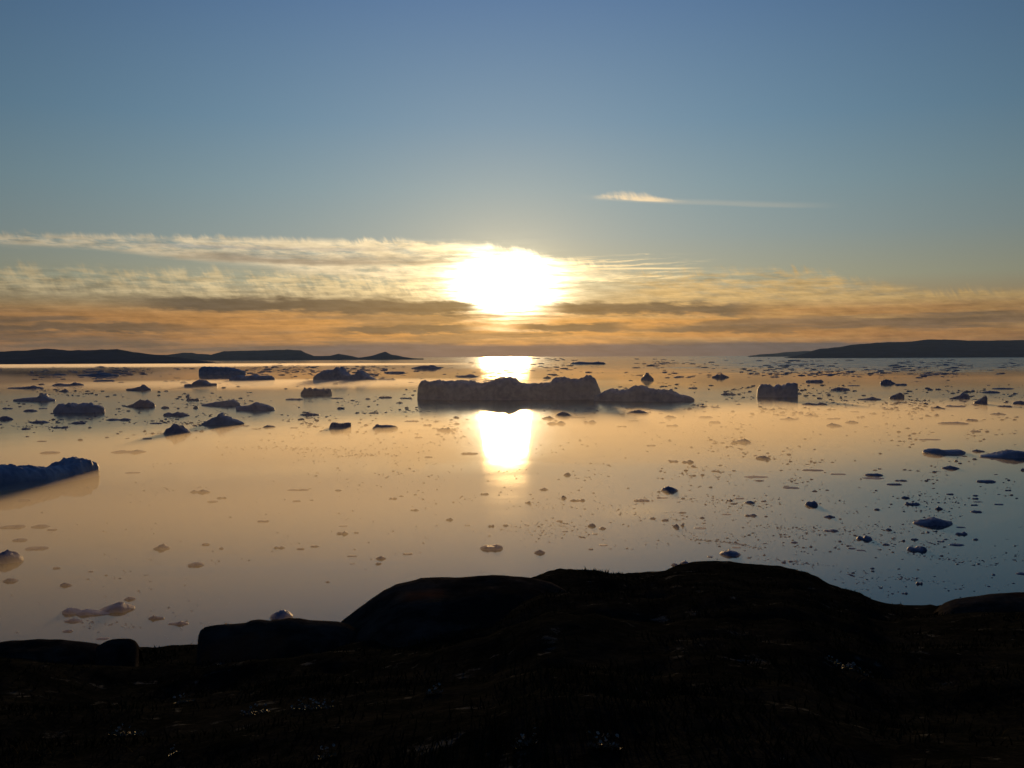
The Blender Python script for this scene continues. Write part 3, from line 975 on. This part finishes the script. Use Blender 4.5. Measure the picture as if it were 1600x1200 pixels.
clump('long low cushion plant dotted with many pale flowers, alone among dark grass', 1328, 1046, 80, 26, 1)
clump('reddish cushion plant topped by a tight row of white flowers', 945, 1170, 52, 13, 2)
clump('small curved plant with a few white flowers at each end', 820, 1166, 38, 9, 3)
clump('wide scatter of yellowish flowers below the low blocky rock', 490, 1106, 70, 24, 4)
clump('loose yellowish flower patch between the widest scatter and the dark corner', 400, 1115, 50, 12, 5)
clump('small olive plant with faint flowers, highest on the dark slope', 288, 1097, 34, 10, 6)
clump('short line of tiny white flowers beneath the great dome rock', 678, 1085, 26, 7, 7)
clump('lowest pale flower group, at the bottom edge of the picture', 508, 1186, 36, 8, 8)
clump('thin dim row of small flowers on the darkest grass', 200, 1148, 60, 9, 9)
clump('very small plant with four white flowers near the bottom edge', 275, 1180, 16, 4, 10)

# ------------------------------------------------------------------ air
def box(name, x0, x1, y0, y1, z0, z1, mat):
    v = [(x0, y0, z0), (x1, y0, z0), (x1, y1, z0), (x0, y1, z0), (x0, y0, z1), (x1, y0, z1), (x1, y1, z1), (x0, y1, z1)]
    f = [(0, 3, 2, 1), (4, 5, 6, 7), (0, 1, 5, 4), (1, 2, 6, 5), (2, 3, 7, 6), (3, 0, 4, 7)]
    return link_mesh(name, v, f, mat, smooth=False)


HAZE = volume_material('haze_air', 1.1e-5, (.42, .66, 1.0), .1)
hz = box('haze', -S - 500, S + 500, -3500, S + 500, -30, 500, HAZE)
tag(hz, 'thin evening haze over the fjord', 'haze', kind='stuff')


def mist(x, y, rx, ry, h, mat, label, rot=0.0):
    """a shallow lens of mist lying on the water, thinning towards its rim"""
    vs, fs = [(0, 0, h)], []
    n, rings = 64, 8
    for r in range(1, rings + 1):
        q = r / rings
        for i in range(n):
            a = 2 * math.pi * i / n
            w = 1 + .18 * noise.noise(Vector((math.cos(a) * 1.5, math.sin(a) * 1.5, x * .01))) * q
            vs.append((rx * q * w * math.cos(a), ry * q * w * math.sin(a), .05 + h * (1 - q * q) ** 2.6))
    for i in range(n):
        fs.append((0, 1 + i, 1 + (i + 1) % n))
        for r in range(rings - 1):
            a, b2 = 1 + r * n + i, 1 + r * n + (i + 1) % n
            fs.append((a, a + n, b2 + n, b2))
    fs.append(tuple(1 + (rings - 1) * n + i for i in reversed(range(n))))
    o = link_mesh('mist', vs, fs, mat)
    o.location = (x, y, 0)
    o.rotation_euler = (0, 0, rot)
    return tag(o, label, 'mist', kind='stuff')


MIST = volume_material('mist_air', 0.0240, (.96, .86, .70), .55)
GLARE_VEIL = volume_material('glare_veil_air', 0.00003, (.92, .88, .84), .72)  # air for the added veil that imitates sun glare
MIST_FAR = volume_material('far_mist_air', 0.0045, (.97, .92, .86), .55)
mist(-25, 575, 950, 310, 3.2, MIST, 'warm low mist over the calm water in front of the icebergs', .75)
mist(-140, 275, 340, 195, 2.6, MIST, 'warm low mist over the calm water close to the shore rocks', .3)
mist(-60, 760, 1000, 520, 44, GLARE_VEIL, 'added faint veil imitating golden sun glare between the shore and the main iceberg')  # tall veil added for a golden glow, standing in for glare
mist(-380, 1950, 700, 480, 3.6, MIST_FAR, 'soft band of mist around the twin-peaked iceberg')
mist(-3000, 6600, 3300, 1700, 9, MIST_FAR, 'pale mist along the foot of the long hills')
